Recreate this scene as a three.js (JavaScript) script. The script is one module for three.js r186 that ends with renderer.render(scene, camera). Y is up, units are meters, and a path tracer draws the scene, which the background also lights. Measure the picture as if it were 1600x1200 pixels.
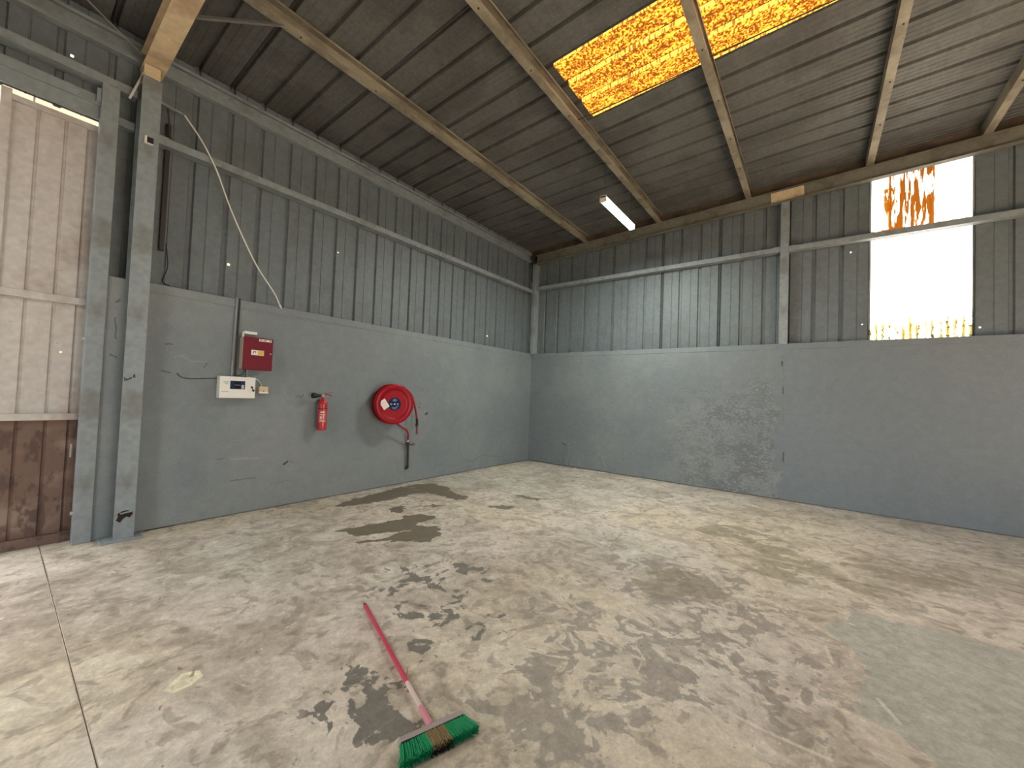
import * as THREE from 'three';
import { mergeGeometries } from 'three/addons/utils/BufferGeometryUtils.js';
import { RoundedBoxGeometry } from 'three/addons/geometries/RoundedBoxGeometry.js';
import { RectAreaLightUniformsLib } from 'three/addons/lights/RectAreaLightUniformsLib.js';

// ---------------------------------------------------------------- camera, sky, sun, exposure
const scene = new THREE.Scene();
const camera = new THREE.PerspectiveCamera(88.168, 4 / 3, 0.05, 200);
{
  const yaw = 0.653292, pitch = 0.0286, roll = 0.037724;
  const d = new THREE.Vector3(-Math.sin(yaw) * Math.cos(pitch), Math.sin(pitch), -Math.cos(yaw) * Math.cos(pitch));
  const r = new THREE.Vector3(Math.cos(yaw), 0, -Math.sin(yaw)), u = new THREE.Vector3().crossVectors(r, d);
  const r2 = r.clone().multiplyScalar(Math.cos(roll)).addScaledVector(u, Math.sin(roll));
  const u2 = u.clone().multiplyScalar(Math.cos(roll)).addScaledVector(r, -Math.sin(roll));
  camera.quaternion.setFromRotationMatrix(new THREE.Matrix4().makeBasis(r2, u2, d.clone().negate()));
  camera.position.set(5.3184, 1.5, 7.6623);
}
scene.background = new THREE.Color(0.95, 0.975, 1.0);          // bright hazy sky
scene.backgroundIntensity = 0.8;
const sun = new THREE.DirectionalLight(0xfff1dc, 12.5);
sun.position.set(4 + 18.6, 21.6, 5 - 9);
sun.target.position.set(4, 0, 5);
sun.shadow.mapSize.set(4096, 4096);
Object.assign(sun.shadow.camera, { left: -22, right: 22, top: 22, bottom: -22, near: 1, far: 80 });
scene.add(sun, sun.target);
RectAreaLightUniformsLib.init();
const EXPOSURE = 7.0;

const RIDGE = 7.62, ENDZ = 13.74, FAR = 10.2;                   // ridge line, rear gable, far side wall

// ---------------------------------------------------------------- helpers
let seed = 7;
const rnd = () => { seed = (seed * 1664525 + 1013904223) >>> 0; return seed / 4294967296; };
const names = new Map();
function numbered(n) { const k = names.get(n) ?? 0; names.set(n, k + 1); return k ? n + '_' + String(k).padStart(3, '0') : n; }
function thing(name, label, category, pos = [0, 0, 0], group) {
  const o = new THREE.Group(); o.name = numbered(name); o.position.set(...pos); scene.add(o);
  o.userData = { label, category }; if (group) o.userData.group = group;
  return o;
}
function struct(name, label) {
  const o = new THREE.Group(); o.name = name; scene.add(o);
  o.userData = { label, kind: 'structure', category: name.split('_')[0] };
  return o;
}
function part(parent, name, geo, mat, label) {
  const m = new THREE.Mesh(geo, mat); m.name = name; parent.add(m);
  if (label) m.userData.label = label;
  if (name === 'printed_marks') m.userData.kind = 'stuff';
  return m;
}
// texture coordinates in metres, each face seen along its main direction
function metric(g) {
  if (g.index) g = g.toNonIndexed();
  const p = g.attributes.position, uv = new Float32Array(p.count * 2);
  const a = new THREE.Vector3(), b = new THREE.Vector3(), c = new THREE.Vector3();
  for (let i = 0; i < p.count; i += 3) {
    a.fromBufferAttribute(p, i); b.fromBufferAttribute(p, i + 1); c.fromBufferAttribute(p, i + 2);
    const n = b.clone().sub(a).cross(c.clone().sub(a)); const nx = Math.abs(n.x), ny = Math.abs(n.y), nz = Math.abs(n.z);
    [a, b, c].forEach((q, k) => {
      const s = nx >= ny && nx >= nz ? [q.z, q.y] : ny >= nz ? [q.x, q.z] : [q.x, q.y];
      uv[(i + k) * 2] = s[0]; uv[(i + k) * 2 + 1] = s[1];
    });
  }
  g.setAttribute('uv', new THREE.BufferAttribute(uv, 2));
  return g;
}
const merge = (l) => mergeGeometries(l.map((g) => { const q = g.index ? g.toNonIndexed() : g; for (const k of Object.keys(q.attributes)) if (!['position', 'normal', 'uv'].includes(k)) q.deleteAttribute(k); return q; }));
function box(x0, x1, y0, y1, z0, z1, bevel = 0) {
  const w = x1 - x0, h = y1 - y0, d = z1 - z0;
  const g = bevel ? new RoundedBoxGeometry(w, h, d, 2, Math.min(bevel, w / 2.1, h / 2.1, d / 2.1)) : new THREE.BoxGeometry(w, h, d);
  g.translate((x0 + x1) / 2, (y0 + y1) / 2, (z0 + z1) / 2);
  return metric(g);
}
// a profile pulled along an axis: 'z' takes (x, y) points, 'x' takes (z, y), 'y' takes (x, z)
function pull(axis, pts, from, to) {
  const s = new THREE.Shape(pts.map(([a, b]) => new THREE.Vector2(axis === 'x' ? -a : a, axis === 'y' ? -b : b)));
  const g = new THREE.ExtrudeGeometry(s, { depth: to - from, bevelEnabled: false });
  if (axis === 'z') g.translate(0, 0, from);
  if (axis === 'x') { g.rotateY(Math.PI / 2); g.translate(from, 0, 0); }
  if (axis === 'y') { g.rotateX(-Math.PI / 2); g.translate(0, from, 0); }
  return metric(g);
}
// upright I section: centre c across, from b0 to b1 in depth, w wide
const iSection = (c, b0, b1, w, tf, tw) => [[c - w / 2, b0], [c + w / 2, b0], [c + w / 2, b0 + tf], [c + tw / 2, b0 + tf], [c + tw / 2, b1 - tf], [c + w / 2, b1 - tf], [c + w / 2, b1], [c - w / 2, b1], [c - w / 2, b1 - tf], [c - tw / 2, b1 - tf], [c - tw / 2, b0 + tf], [c - w / 2, b0 + tf]];
// C section, web at a0, open towards a1, with lips
function cSection(a0, a1, b0, b1, t, lip) {
  const s = Math.sign(a1 - a0), T = t * s;
  return [[a0, b0], [a1, b0], [a1, b0 + lip], [a1 - T, b0 + lip], [a1 - T, b0 + t], [a0 + T, b0 + t], [a0 + T, b1 - t], [a1 - T, b1 - t], [a1 - T, b1 - lip], [a1, b1 - lip], [a1, b1], [a0, b1]];
}
function tube(points, r, seg = 40, rad = 10, closed = false) {
  return new THREE.TubeGeometry(new THREE.CatmullRomCurve3(points.map((p) => new THREE.Vector3(...p)), closed, 'centripetal'), seg, r, rad, closed);
}
function rod(a, b, r0, r1 = r0, rad = 10) {
  const A = new THREE.Vector3(...a), B = new THREE.Vector3(...b), d = B.clone().sub(A);
  const g = new THREE.CylinderGeometry(r1, r0, d.length(), rad);
  g.applyQuaternion(new THREE.Quaternion().setFromUnitVectors(new THREE.Vector3(0, 1, 0), d.clone().normalize()));
  g.translate((A.x + B.x) / 2, (A.y + B.y) / 2, (A.z + B.z) / 2);
  return g;
}
// a flat bar between two points, w wide and t thick, its width laid along the vector side
function bar(a, b, w, t, side = [0, 1, 0]) {
  const A = new THREE.Vector3(...a), B = new THREE.Vector3(...b), d = B.clone().sub(A), L = d.length(); d.normalize();
  const s = new THREE.Vector3(...side); s.addScaledVector(d, -s.dot(d)).normalize();
  const g = new THREE.BoxGeometry(L, w, t);
  g.applyMatrix4(new THREE.Matrix4().makeBasis(d, s, new THREE.Vector3().crossVectors(d, s)).setPosition(A.clone().add(B).multiplyScalar(0.5)));
  return metric(g);
}
// folded sheet: profile of [u, d] points, pulled from v0(u) to v1(u); place(u, v, d) gives the point in the room; holes are [u, v, size]
function sheet(profile, v0, v1, place, holes = []) {
  const P = [], U = [];
  const q = (ua, da, ub, db, va0, va1, vb0, vb1) => {
    const A = place(ua, va0, da), B = place(ub, vb0, db), C = place(ub, vb1, db), D = place(ua, va1, da);
    P.push(...A, ...B, ...C, ...A, ...C, ...D); U.push(ua, va0, ub, vb0, ub, vb1, ua, va0, ub, vb1, ua, va1);
  };
  for (let i = 0; i + 1 < profile.length; i++) {
    const [ua, da] = profile[i], [ub, db] = profile[i + 1];
    const h = holes.find(([u, , s]) => u - s > ua && u + s < ub);
    if (!h) { q(ua, da, ub, db, v0(ua), v1(ua), v0(ub), v1(ub)); continue; }
    const [hu, hv, s] = h, l = hu - s, r = hu + s;
    q(ua, da, l, da, v0(ua), v1(ua), v0(l), v1(l)); q(r, db, ub, db, v0(r), v1(r), v0(ub), v1(ub));
    q(l, da, r, da, v0(l), hv - s, v0(r), hv - s); q(l, da, r, da, hv + s, v1(l), hv + s, v1(r));
  }
  const g = new THREE.BufferGeometry();
  g.setAttribute('position', new THREE.Float32BufferAttribute(P, 3)); g.setAttribute('uv', new THREE.Float32BufferAttribute(U, 2));
  g.computeVertexNormals();
  return g;
}

// ---------------------------------------------------------------- noise and textures
const clamp = (x, a = 0, b = 1) => (x < a ? a : x > b ? b : x);
const smooth = (a, b, x) => { const t = clamp((x - a) / (b - a)); return t * t * (3 - 2 * t); };
const TABLE = new Float32Array(65536);
{ let h = 12345; for (let i = 0; i < 65536; i++) { h = (Math.imul(h, 1664525) + 1013904223) >>> 0; let q = h ^ (h >>> 15); q = Math.imul(q, 2246822519) >>> 0; TABLE[i] = ((q ^ (q >>> 13)) >>> 0) / 4294967296; } }
function noise(x, y, s, per = 0) {
  let i = Math.floor(x), j = Math.floor(y); const fx = x - i, fy = y - j, a = fx * fx * (3 - 2 * fx), b = fy * fy * (3 - 2 * fy);
  let i1 = i + 1, j1 = j + 1;
  if (per) { i = ((i % per) + per) % per; j = ((j % per) + per) % per; i1 = (i + 1) % per; j1 = (j + 1) % per; }
  const u = s * 37, v = s * 91, c0 = (i + u) & 255, c1 = (i1 + u) & 255, r0 = ((j + v) & 255) << 8, r1 = ((j1 + v) & 255) << 8;
  const p = TABLE[c0 | r0], q = TABLE[c1 | r0], r = TABLE[c0 | r1], t = TABLE[c1 | r1];
  return p + (q - p) * a + (r - p) * b + (p - q - r + t) * a * b;
}
function fbm(x, y, s, o, per = 0) { let v = 0, a = 0.5, n = 0; for (let k = 0; k < o; k++) { v += a * noise(x, y, s + k * 17, per); n += a; x *= 2; y *= 2; per *= 2; a *= 0.52; } return v / n; }
// a picture of w x h pixels over W x H metres starting at (x0, y0); paint(x, y, out) writes 0..255
function picture(w, h, x0, y0, W, H, paint, srgb = true) {
  const data = new Uint8Array(w * h * 4), o = [0, 0, 0];
  for (let j = 0, k = 0; j < h; j++) for (let i = 0; i < w; i++, k += 4) {
    paint(x0 + (i + 0.5) / w * W, y0 + (j + 0.5) / h * H, o);
    data[k] = clamp(o[0], 0, 255); data[k + 1] = clamp(o[1], 0, 255); data[k + 2] = clamp(o[2], 0, 255); data[k + 3] = 255;
  }
  const t = new THREE.DataTexture(data, w, h); t.wrapS = t.wrapT = THREE.RepeatWrapping; t.magFilter = THREE.LinearFilter; t.minFilter = THREE.LinearMipmapLinearFilter; t.generateMipmaps = true;
  if (srgb) t.colorSpace = THREE.SRGBColorSpace;
  t.repeat.set(1 / W, 1 / H); t.offset.set(-x0 / W, -y0 / H); t.needsUpdate = true;
  return t;
}
const mixTo = (o, c, k) => { o[0] += (c[0] - o[0]) * k; o[1] += (c[1] - o[1]) * k; o[2] += (c[2] - o[2]) * k; };
function toSegment(x, y, l) {                                    // distance to a polyline
  let best = 9;
  for (let i = 0; i + 1 < l.length; i++) {
    const [ax, ay] = l[i], dx = l[i + 1][0] - ax, dy = l[i + 1][1] - ay, t = clamp(((x - ax) * dx + (y - ay) * dy) / (dx * dx + dy * dy + 1e-9));
    const ex = x - ax - dx * t, ey = y - ay - dy * t; best = Math.min(best, ex * ex + ey * ey);
  }
  return Math.sqrt(best);
}
function inside(x, y, l) { let c = false; for (let i = 0, j = l.length - 1; i < l.length; j = i++) if ((l[i][1] > y) !== (l[j][1] > y) && x < (l[j][0] - l[i][0]) * (y - l[i][1]) / (l[j][1] - l[i][1]) + l[i][0]) c = !c; return c; }
const bounds = (l, m) => [Math.min(...l.map((p) => p[0])) - m, Math.max(...l.map((p) => p[0])) + m, Math.min(...l.map((p) => p[1])) - m, Math.max(...l.map((p) => p[1])) + m];

// tiles that repeat: paint grime for steel, dust for the roof, plaster relief, concrete grain
function tile(n, metres, paint, srgb = true) { return picture(n, n, 0, 0, metres, metres, (x, y, o) => paint(x / metres, y / metres, o), srgb); }
function grime(base, dirt, amount, s) {
  return tile(512, 1.6, (u, v, o) => {
    const a = fbm(u * 6, v * 6, s, 5, 6), b = fbm(u * 40, v * 40, s + 60, 3, 40), c = noise(u * 90, v * 90, s + 90, 90);
    o[0] = base[0]; o[1] = base[1]; o[2] = base[2];
    mixTo(o, dirt, amount * smooth(0.48, 0.75, a)); const k = 1 + (b - 0.5) * 0.16; o[0] *= k; o[1] *= k; o[2] *= k;
    if (c > 0.972) mixTo(o, dirt, 0.55);
  });
}
const M = {};
const std = (p) => new THREE.MeshStandardMaterial({ side: THREE.DoubleSide, ...p });
const phys = (p) => new THREE.MeshPhysicalMaterial({ side: THREE.DoubleSide, ...p });
const grainBump = tile(512, 0.9, (u, v, o) => { const h = 128 + 150 * (fbm(u * 30, v * 30, 5, 4, 30) - 0.5) + 60 * (fbm(u * 8, v * 8, 9, 3, 8) - 0.5); o[0] = o[1] = o[2] = h; }, false);
M.steel = std({ map: grime([134, 140, 143], [92, 84, 76], 0.35, 101), roughness: 0.62 });
M.cream = std({ map: grime([206, 184, 150], [128, 104, 82], 0.4, 131), roughness: 0.7 });
M.purlin = std({ map: grime([150, 141, 122], [96, 86, 72], 0.5, 161), roughness: 0.65 });
M.cladding = std({ map: grime([104, 111, 114], [88, 89, 88], 0.3, 191), roughness: 0.55 });
M.roof = std({ map: tile(1024, 3, (u, v, o) => {
  const a = fbm(u * 8, v * 8, 211, 5, 8), b = fbm(u * 5, v * 80, 231, 3, 5), c = fbm(u * 120, v * 120, 251, 2, 120);
  o[0] = 93; o[1] = 92; o[2] = 89; mixTo(o, [69, 66, 63], 0.55 * smooth(0.42, 0.7, a)); const k = 1 + (c - 0.5) * 0.22 + (b - 0.5) * 0.1; o[0] *= k; o[1] *= k; o[2] *= k;
}), roughness: 0.6 });
M.doorPale = std({ map: grime([188, 180, 175], [146, 128, 118], 0.45, 271), roughness: 0.6 });
M.doorBrown = std({ map: tile(512, 1.2, (u, v, o) => {
  const a = fbm(u * 4, v * 4, 281, 6, 4), b = fbm(u * 24, v * 12, 291, 4, 12);
  o[0] = 112; o[1] = 88; o[2] = 78; mixTo(o, [150, 128, 116], 0.7 * smooth(0.5, 0.72, a)); mixTo(o, [74, 56, 50], 0.7 * smooth(0.5, 0.75, b));
}), roughness: 0.75 });
M.verge = std({ map: grime([92, 76, 60], [54, 44, 36], 0.6, 295), roughness: 0.8 });
M.rafter = std({ map: grime([116, 112, 100], [74, 66, 56], 0.5, 297), roughness: 0.65 });
M.black = std({ color: 0x17171a, roughness: 0.5 });
M.darkSteel = std({ color: 0x3b3733, roughness: 0.6, metalness: 0.3 });
M.zinc = std({ color: 0x9a9a98, roughness: 0.4, metalness: 0.7 });
M.white = std({ color: 0xded9d0, roughness: 0.45 });
M.red = phys({ color: 0x930a1b, roughness: 0.3, specularIntensity: 0.45 });
M.maroon = phys({ color: 0x6d1526, roughness: 0.5, specularIntensity: 0.4 });
M.redHose = std({ color: 0x8e1a20, roughness: 0.55 });

// ---------------------------------------------------------------- floor: slabs with open joints
const wet = [
  [[0.46, 4.94], [0.34, 4.72], [0.28, 4.32], [0.2, 3.89], [0.18, 3.41], [0.33, 3.21], [0.68, 3.18], [0.9, 3.33], [1.32, 3.41], [1.4, 3.53], [1.34, 3.65], [1.05, 3.61], [0.82, 3.64], [0.64, 3.79], [0.67, 4.16], [0.69, 4.43], [0.59, 4.67], [0.56, 4.9]],
  [[1.0, 4.52], [1.03, 4.3], [1.14, 4.37], [1.27, 4.55], [1.19, 4.63]], [[1.24, 4.15], [1.25, 4.01], [1.43, 3.96], [1.4, 4.11]],
  [[1.34, 5.4], [1.34, 5.25], [1.42, 4.93], [1.47, 4.69], [1.39, 4.55], [1.53, 4.39], [1.65, 4.35], [1.75, 4.42], [1.74, 4.62], [1.81, 4.71], [1.97, 4.58], [2.08, 4.63], [2.19, 4.74], [2.21, 4.88], [2.26, 4.95], [2.19, 5.04], [2.09, 5.06], [2.01, 5.17], [1.93, 5.18], [1.91, 5.27], [1.78, 5.43], [1.78, 5.32], [1.86, 5.16], [1.82, 5.01], [1.9, 4.81], [1.74, 5.08], [1.65, 5.21], [1.6, 5.31], [1.48, 5.33]],
  [[1.85, 3.58], [1.92, 3.47], [1.96, 3.35], [2.13, 3.35], [2.11, 3.5], [2.01, 3.55]], [[1.71, 2.79], [1.86, 2.74], [2.18, 2.74], [2.14, 2.84], [1.9, 2.85]],
].map((l) => ({ l, b: bounds(l, 0.12) }));
const peel = [[2.76, 5.57, 0.3], [3.02, 5.26, 0.3], [3.14, 5.81, 0.25], [3.36, 5.72, 0.3], [3.57, 5.69, 0.25], [3.49, 6.14, 0.2], [3.51, 6.48, 0.22], [3.64, 6.34, 0.2], [3.68, 6.52, 0.2], [3.84, 6.49, 0.2], [3.59, 6.57, 0.2], [3.95, 5.2, 0.35], [4.25, 5.32, 0.4], [4.16, 5.7, 0.3], [4.47, 5.13, 0.35], [4.71, 5.3, 0.35], [4.49, 5.67, 0.35], [4.4, 5.97, 0.3], [4.37, 6.24, 0.25], [4.78, 4.86, 0.4], [5.07, 4.99, 0.3], [4.89, 4.37, 0.35], [4.27, 4.43, 0.3], [4.49, 3.93, 0.35], [4.01, 4.01, 0.3]];
const peelDark = peel.slice(0, 11);
const oil = [[4.83, 2.61, 0.4], [5.37, 2.87, 0.4], [5.85, 2.52, 0.35], [5.64, 2.97, 0.4], [5.14, 3.34, 0.35], [6.05, 2.6, 0.3], [4.44, 4.13, 0.25]];
const greyPatch = { l: [[5.5, 3.72], [6.05, 3.6], [6.5, 3.7], [6.6, 5.2], [5.74, 5.25], [5.62, 4.98], [5.53, 4.67], [5.45, 4.24]] };
const scrapes = [[[5.2, 2.62], [5.3, 2.4], [5.5, 2.3]], [[5.35, 2.62], [5.5, 2.36]], [[5.42, 2.66], [5.58, 2.38]], [[4.98, 5.42], [5.39, 5.43]], [[3.25, 3.0], [3.32, 2.9], [3.45, 2.88]], [[5.39, 4.42], [5.41, 4.6]], [[5.6, 4.8], [5.66, 4.95]], [[4.9, 3.0], [5.3, 2.95]]].map((l) => ({ l, b: bounds(l, 0.05) }));
const oval = [[2.82, 7.08], [2.75, 7.0], [2.78, 6.95], [2.83, 6.95], [2.86, 7.0], [2.86, 7.06]];
const blobs = (l, x, z) => { let m = 0; const q = (l.box ??= [Math.min(...l.map((b) => b[0] - 2 * b[2])), Math.max(...l.map((b) => b[0] + 2 * b[2])), Math.min(...l.map((b) => b[1] - 2 * b[2])), Math.max(...l.map((b) => b[1] + 2 * b[2]))]); if (x < q[0] || x > q[1] || z < q[2] || z > q[3]) return 0; for (const [bx, bz, r] of l) { const d = ((x - bx) ** 2 + (z - bz) ** 2) / (r * r); if (d < 4) { const v = 1 - d / 4, k = v * v * v * v; if (k > m) m = k; } } return m; };
function floorColour(x, z, o) {
  const w1 = fbm(x * 3.1, z * 3.1, 11, 3) - 0.5, w2 = fbm(x * 3.1 + 9, z * 3.1 + 4, 13, 3) - 0.5, X = x + w1 * 0.2, Z = z + w2 * 0.2;
  const a = noise(x * 0.8, z * 0.8, 21), b = fbm(X * 1.9, Z * 1.9, 23, 5), c = fbm(x * 26, z * 26, 31, 3), e = noise(x * 130, z * 130, 41);
  o[0] = 200; o[1] = 185; o[2] = 172;
  mixTo(o, [184, 176, 163], 0.8 * smooth(0.5, 0.9, a)); mixTo(o, [205, 188, 163], 0.7 * smooth(0.5, 0.15, a));
  mixTo(o, [150, 136, 119], 0.5 * smooth(0.5, 0.72, b)); mixTo(o, [206, 195, 178], 0.5 * smooth(0.46, 0.28, b));
  const f = fbm(X * 6.5 + 3, Z * 6.5, 51, 5); mixTo(o, [142, 129, 113], 0.4 * smooth(0.53, 0.72, f)); mixTo(o, [216, 206, 189], 0.4 * smooth(0.42, 0.27, f));
  const q1 = fbm(x * 15 + w1 * 4, z * 15 + w2 * 4, 55, 4); mixTo(o, [128, 115, 100], 0.4 * smooth(0.6, 0.7, q1)); mixTo(o, [220, 210, 194], 0.35 * smooth(0.36, 0.27, q1));
  let g = 1 + (c - 0.5) * 0.2 + (e - 0.5) * 0.1;
  const m = blobs(peel, x, z), ms = m > 0 ? blobs(peelDark, x, z) : 0;
  if (m > 0.02) {                                                  // worn skin: dark patches with ragged outlines and pale flakes
    const p = fbm(X * 6.4, Z * 6.4, 61, 5), p2 = fbm(x * 19 + w1 * 5, z * 19 + w2 * 5, 65, 5), t = 0.7 - 0.17 * m, k = smooth(t, t + 0.018, p * 0.55 + p2 * 0.45 + 0.04);
    mixTo(o, [148, 136, 125], 0.75 * k); mixTo(o, [106, 101, 94], 0.75 * k * smooth(0.12, 0.5, ms) * smooth(0.4, 0.5, p2)); mixTo(o, [212, 200, 184], 0.4 * smooth(0.42, 0.39, p2) * m);
  }
  const n = blobs(oil, x, z);
  if (n > 0.02) { const p = fbm(X * 3.2, Z * 6.5, 71, 6); mixTo(o, [134, 120, 98], 0.55 * smooth(0.62 - 0.2 * n, 0.7 - 0.2 * n, p)); }
  if (x > 5.2 && z > 3.4 && z < 5.5 && inside(x + w1 * 0.35, z + w2 * 0.35, greyPatch.l)) mixTo(o, [166, 163, 151], 0.72);
  for (const { l, b: q } of wet) if (x > q[0] && x < q[1] && z > q[2] && z < q[3]) {
    const fx = x + (fbm(x * 12, z * 12, 81, 3) - 0.5) * 0.13, fz = z + (fbm(x * 12 + 5, z * 12, 83, 3) - 0.5) * 0.13;
    if (inside(fx, fz, l)) { mixTo(o, [102, 91, 75], 0.86); g = 1 + (g - 1) * 0.4; }
  }
  for (const { l, b: q } of scrapes) if (x > q[0] && x < q[1] && z > q[2] && z < q[3]) mixTo(o, [222, 212, 196], 0.65 * smooth(0.016, 0.004, toSegment(x + w1 * 0.03, z + w2 * 0.03, l)) * smooth(0.25, 0.5, f + 0.1));
  if (x > 2.6 && x < 3 && z > 6.8 && z < 7.2) { const L = [...oval, oval[0]], d = toSegment(x, z, L); if (inside(x, z, oval)) { mixTo(o, [222, 212, 180], q1 > 0.5 ? 0.75 : 0.1); } mixTo(o, [226, 216, 186], 0.9 * smooth(0.016, 0.008, d)); }
  const ch = noise(X * 19, Z * 19, 91); if (ch > 0.972) mixTo(o, [224, 215, 198], 0.6); if (ch < 0.022) mixTo(o, [98, 88, 76], 0.5);
  o[0] *= g; o[1] *= g; o[2] *= g;
}
const floor = struct('floor', 'worn stained concrete floor of the bare warehouse');
{
  const slabMat = (x0, z0, W, H, w, h) => std({ map: picture(w, h, x0, z0, W, H, floorColour), bumpMap: grainBump, bumpScale: 0.004, roughness: 0.58 });
  const far = slabMat(0, 0, 7.6, 3.645, 2048, 1024), midA = slabMat(0, 3.655, 3.8, 3.69, 1536, 1536), midB = slabMat(3.8, 3.655, 3.8, 3.69, 1536, 1536), near = slabMat(0, 7.355, 3.8, 3.69, 768, 768);
  part(floor, 'concrete_slab', box(-0.6, 7.6, -0.15, 0, -0.2, 3.6475), far);
  const g = box(-0.6, 3.8, -0.15, 0, 3.6525, 7.3478), g2 = box(3.8, 7.6, -0.15, 0, 3.6525, 7.3478), n1 = g.attributes.position.count, n2 = g2.attributes.position.count;
  const mid = mergeGeometries([g, g2]); mid.clearGroups(); mid.addGroup(0, n1, 0); mid.addGroup(n1, n2, 1);
  part(floor, 'concrete_slab', mid, [midA, midB]);
  part(floor, 'concrete_slab', box(-0.6, 7.6, -0.15, 0, 7.3522, 13.9), near);
  part(floor, 'concrete_slab', box(7.6, FAR + 0.15, -0.15, 0, -0.2, 13.9), near);
  part(floor, 'joint_filler', merge([box(-0.2, 7.6, -0.15, -0.002, 3.6475, 3.6525), box(-0.2, 7.6, -0.15, -0.002, 7.3478, 7.3522)]), std({ color: 0x5e5246, roughness: 0.9 }));
}

// ---------------------------------------------------------------- walls: painted masonry below, folded steel sheet above
const H = 2.486, SLOPE = 0.04, roofY = (x) => 4.97 + SLOPE * (x < 7.62 ? x : 15.24 - x);
function wallColour(marks, patches) {
  return (x, y, o) => {
    const a = fbm(x * 1.1, y * 1.1, 301, 4), b = fbm(x * 14, y * 14, 311, 3), c = noise(x * 90, y * 90, 321);
    o[0] = 122; o[1] = 127; o[2] = 129;
    mixTo(o, [115, 121, 124], smooth(0.45, 0.65, a)); mixTo(o, [130, 132, 130], 0.6 * smooth(0.45, 0.3, a));
    let g = 1 + (b - 0.5) * 0.07 + (c - 0.5) * 0.05; const s = noise(x * 24, y * 24, 331); if (s > 0.985) g *= 0.86;
    patches?.(x, y, o);
    for (const m of marks) if (x > m.b[0] && x < m.b[1] && y > m.b[2] && y < m.b[3]) {
      const d = toSegment(x + (noise(x * 40, y * 40, 341) - 0.5) * 0.012, y + (noise(x * 40 + 7, y * 40, 351) - 0.5) * 0.012, m.l);
      mixTo(o, m.c, m.k * smooth(m.r, m.r * 0.5, d));
    }
    o[0] *= g; o[1] *= g; o[2] *= g;
  };
}
const mark = (l, r, c, k) => ({ l, r, c, k, b: bounds(l, r + 0.03) });
const DK = [58, 58, 58], LT = [152, 154, 152], MD = [98, 100, 100];
const leftMarks = [
  mark([[5.97, 0.645], [5.69, 0.63]], 0.008, LT, 0.6), mark([[5.96, 0.4], [5.7, 0.4]], 0.009, MD, 0.8), mark([[6.1, 0.66], [6.05, 0.665]], 0.012, MD, 0.7),
  mark([[5.39, 0.52], [5.35, 0.55]], 0.014, [24, 24, 24], 1), mark([[5.31, 0.55], [5.29, 0.545]], 0.006, DK, 0.8), mark([[5.38, 0.5], [5.33, 0.43], [5.29, 0.47]], 0.006, LT, 0.6),
  mark([[5.28, 1.37], [5.25, 1.39], [5.23, 1.37], [5.19, 1.4]], 0.006, DK, 0.7), mark([[6.53, 1.76], [6.46, 1.79], [6.4, 1.74], [6.24, 1.74]], 0.006, LT, 0.4),
  mark([[6.27, 1.68], [6.24, 1.73]], 0.008, DK, 0.5), mark([[3.13, 1.12], [3.09, 1.14]], 0.02, [40, 42, 40], 0.9), mark([[3.13, 1.1], [3.16, 1.03]], 0.008, LT, 0.5),
  mark([[3.25, 1.31], [3.25, 1.3]], 0.012, DK, 0.9), mark([[3.27, 1.24], [3.27, 1.23]], 0.012, DK, 0.9), mark([[3.4, 1.24], [3.4, 1.23]], 0.012, DK, 0.8), mark([[3.42, 1.1], [3.42, 1.09]], 0.01, DK, 0.6), mark([[3.2, 1.55], [3.2, 1.54]], 0.014, MD, 0.8), mark([[3.1, 1.53], [3.1, 1.5]], 0.01, MD, 0.8),
  mark([[6.6, 1.9], [6.55, 1.9]], 0.012, DK, 0.5), mark([[6.62, 1.62], [6.55, 1.6]], 0.012, DK, 0.5), mark([[6.98, 2.1], [6.97, 1.9]], 0.008, DK, 0.5), mark([[7.0, 1.75], [6.96, 1.72]], 0.01, DK, 0.5), mark([[6.99, 2.25], [6.96, 2.27]], 0.01, DK, 0.5),
  mark([[6.2, 2.385], [5.2, 2.38], [4.4, 2.392]], 0.006, MD, 0.6),
  mark([[2.1, 0.24], [1.9, 0.17], [1.6, 0.27], [1.0, 0.18]], 0.01, MD, 0.6), mark([[5.5, 0.3], [5.3, 0.31]], 0.006, MD, 0.4), mark([[4.4, 0.5], [4.3, 0.47]], 0.01, MD, 0.35),
];
const rightMarks = [
  mark([[1.77, 0.36], [1.86, 0.26], [1.93, 0.13], [1.95, 0.06]], 0.01, [142, 144, 142], 0.7), mark([[1.79, 0.33], [1.86, 0.22]], 0.01, MD, 0.7), mark([[4.89, 2.3], [4.92, 1.95], [4.9, 1.6], [4.93, 1.2]], 0.006, MD, 0.7), mark([[4.885, 2.2], [4.888, 2.14]], 0.014, DK, 0.8), mark([[4.91, 1.8], [4.91, 1.7]], 0.012, DK, 0.6),
  mark([[4.93, 0.75], [4.93, 0.62]], 0.014, DK, 0.6), mark([[4.3, 1.72], [4.45, 1.9], [4.6, 1.95]], 0.006, MD, 0.7), mark([[1.31, 2.27], [1.31, 2.26]], 0.012, DK, 0.8), mark([[2.3, 0.32], [2.33, 0.31]], 0.014, MD, 0.8),
];
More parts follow.
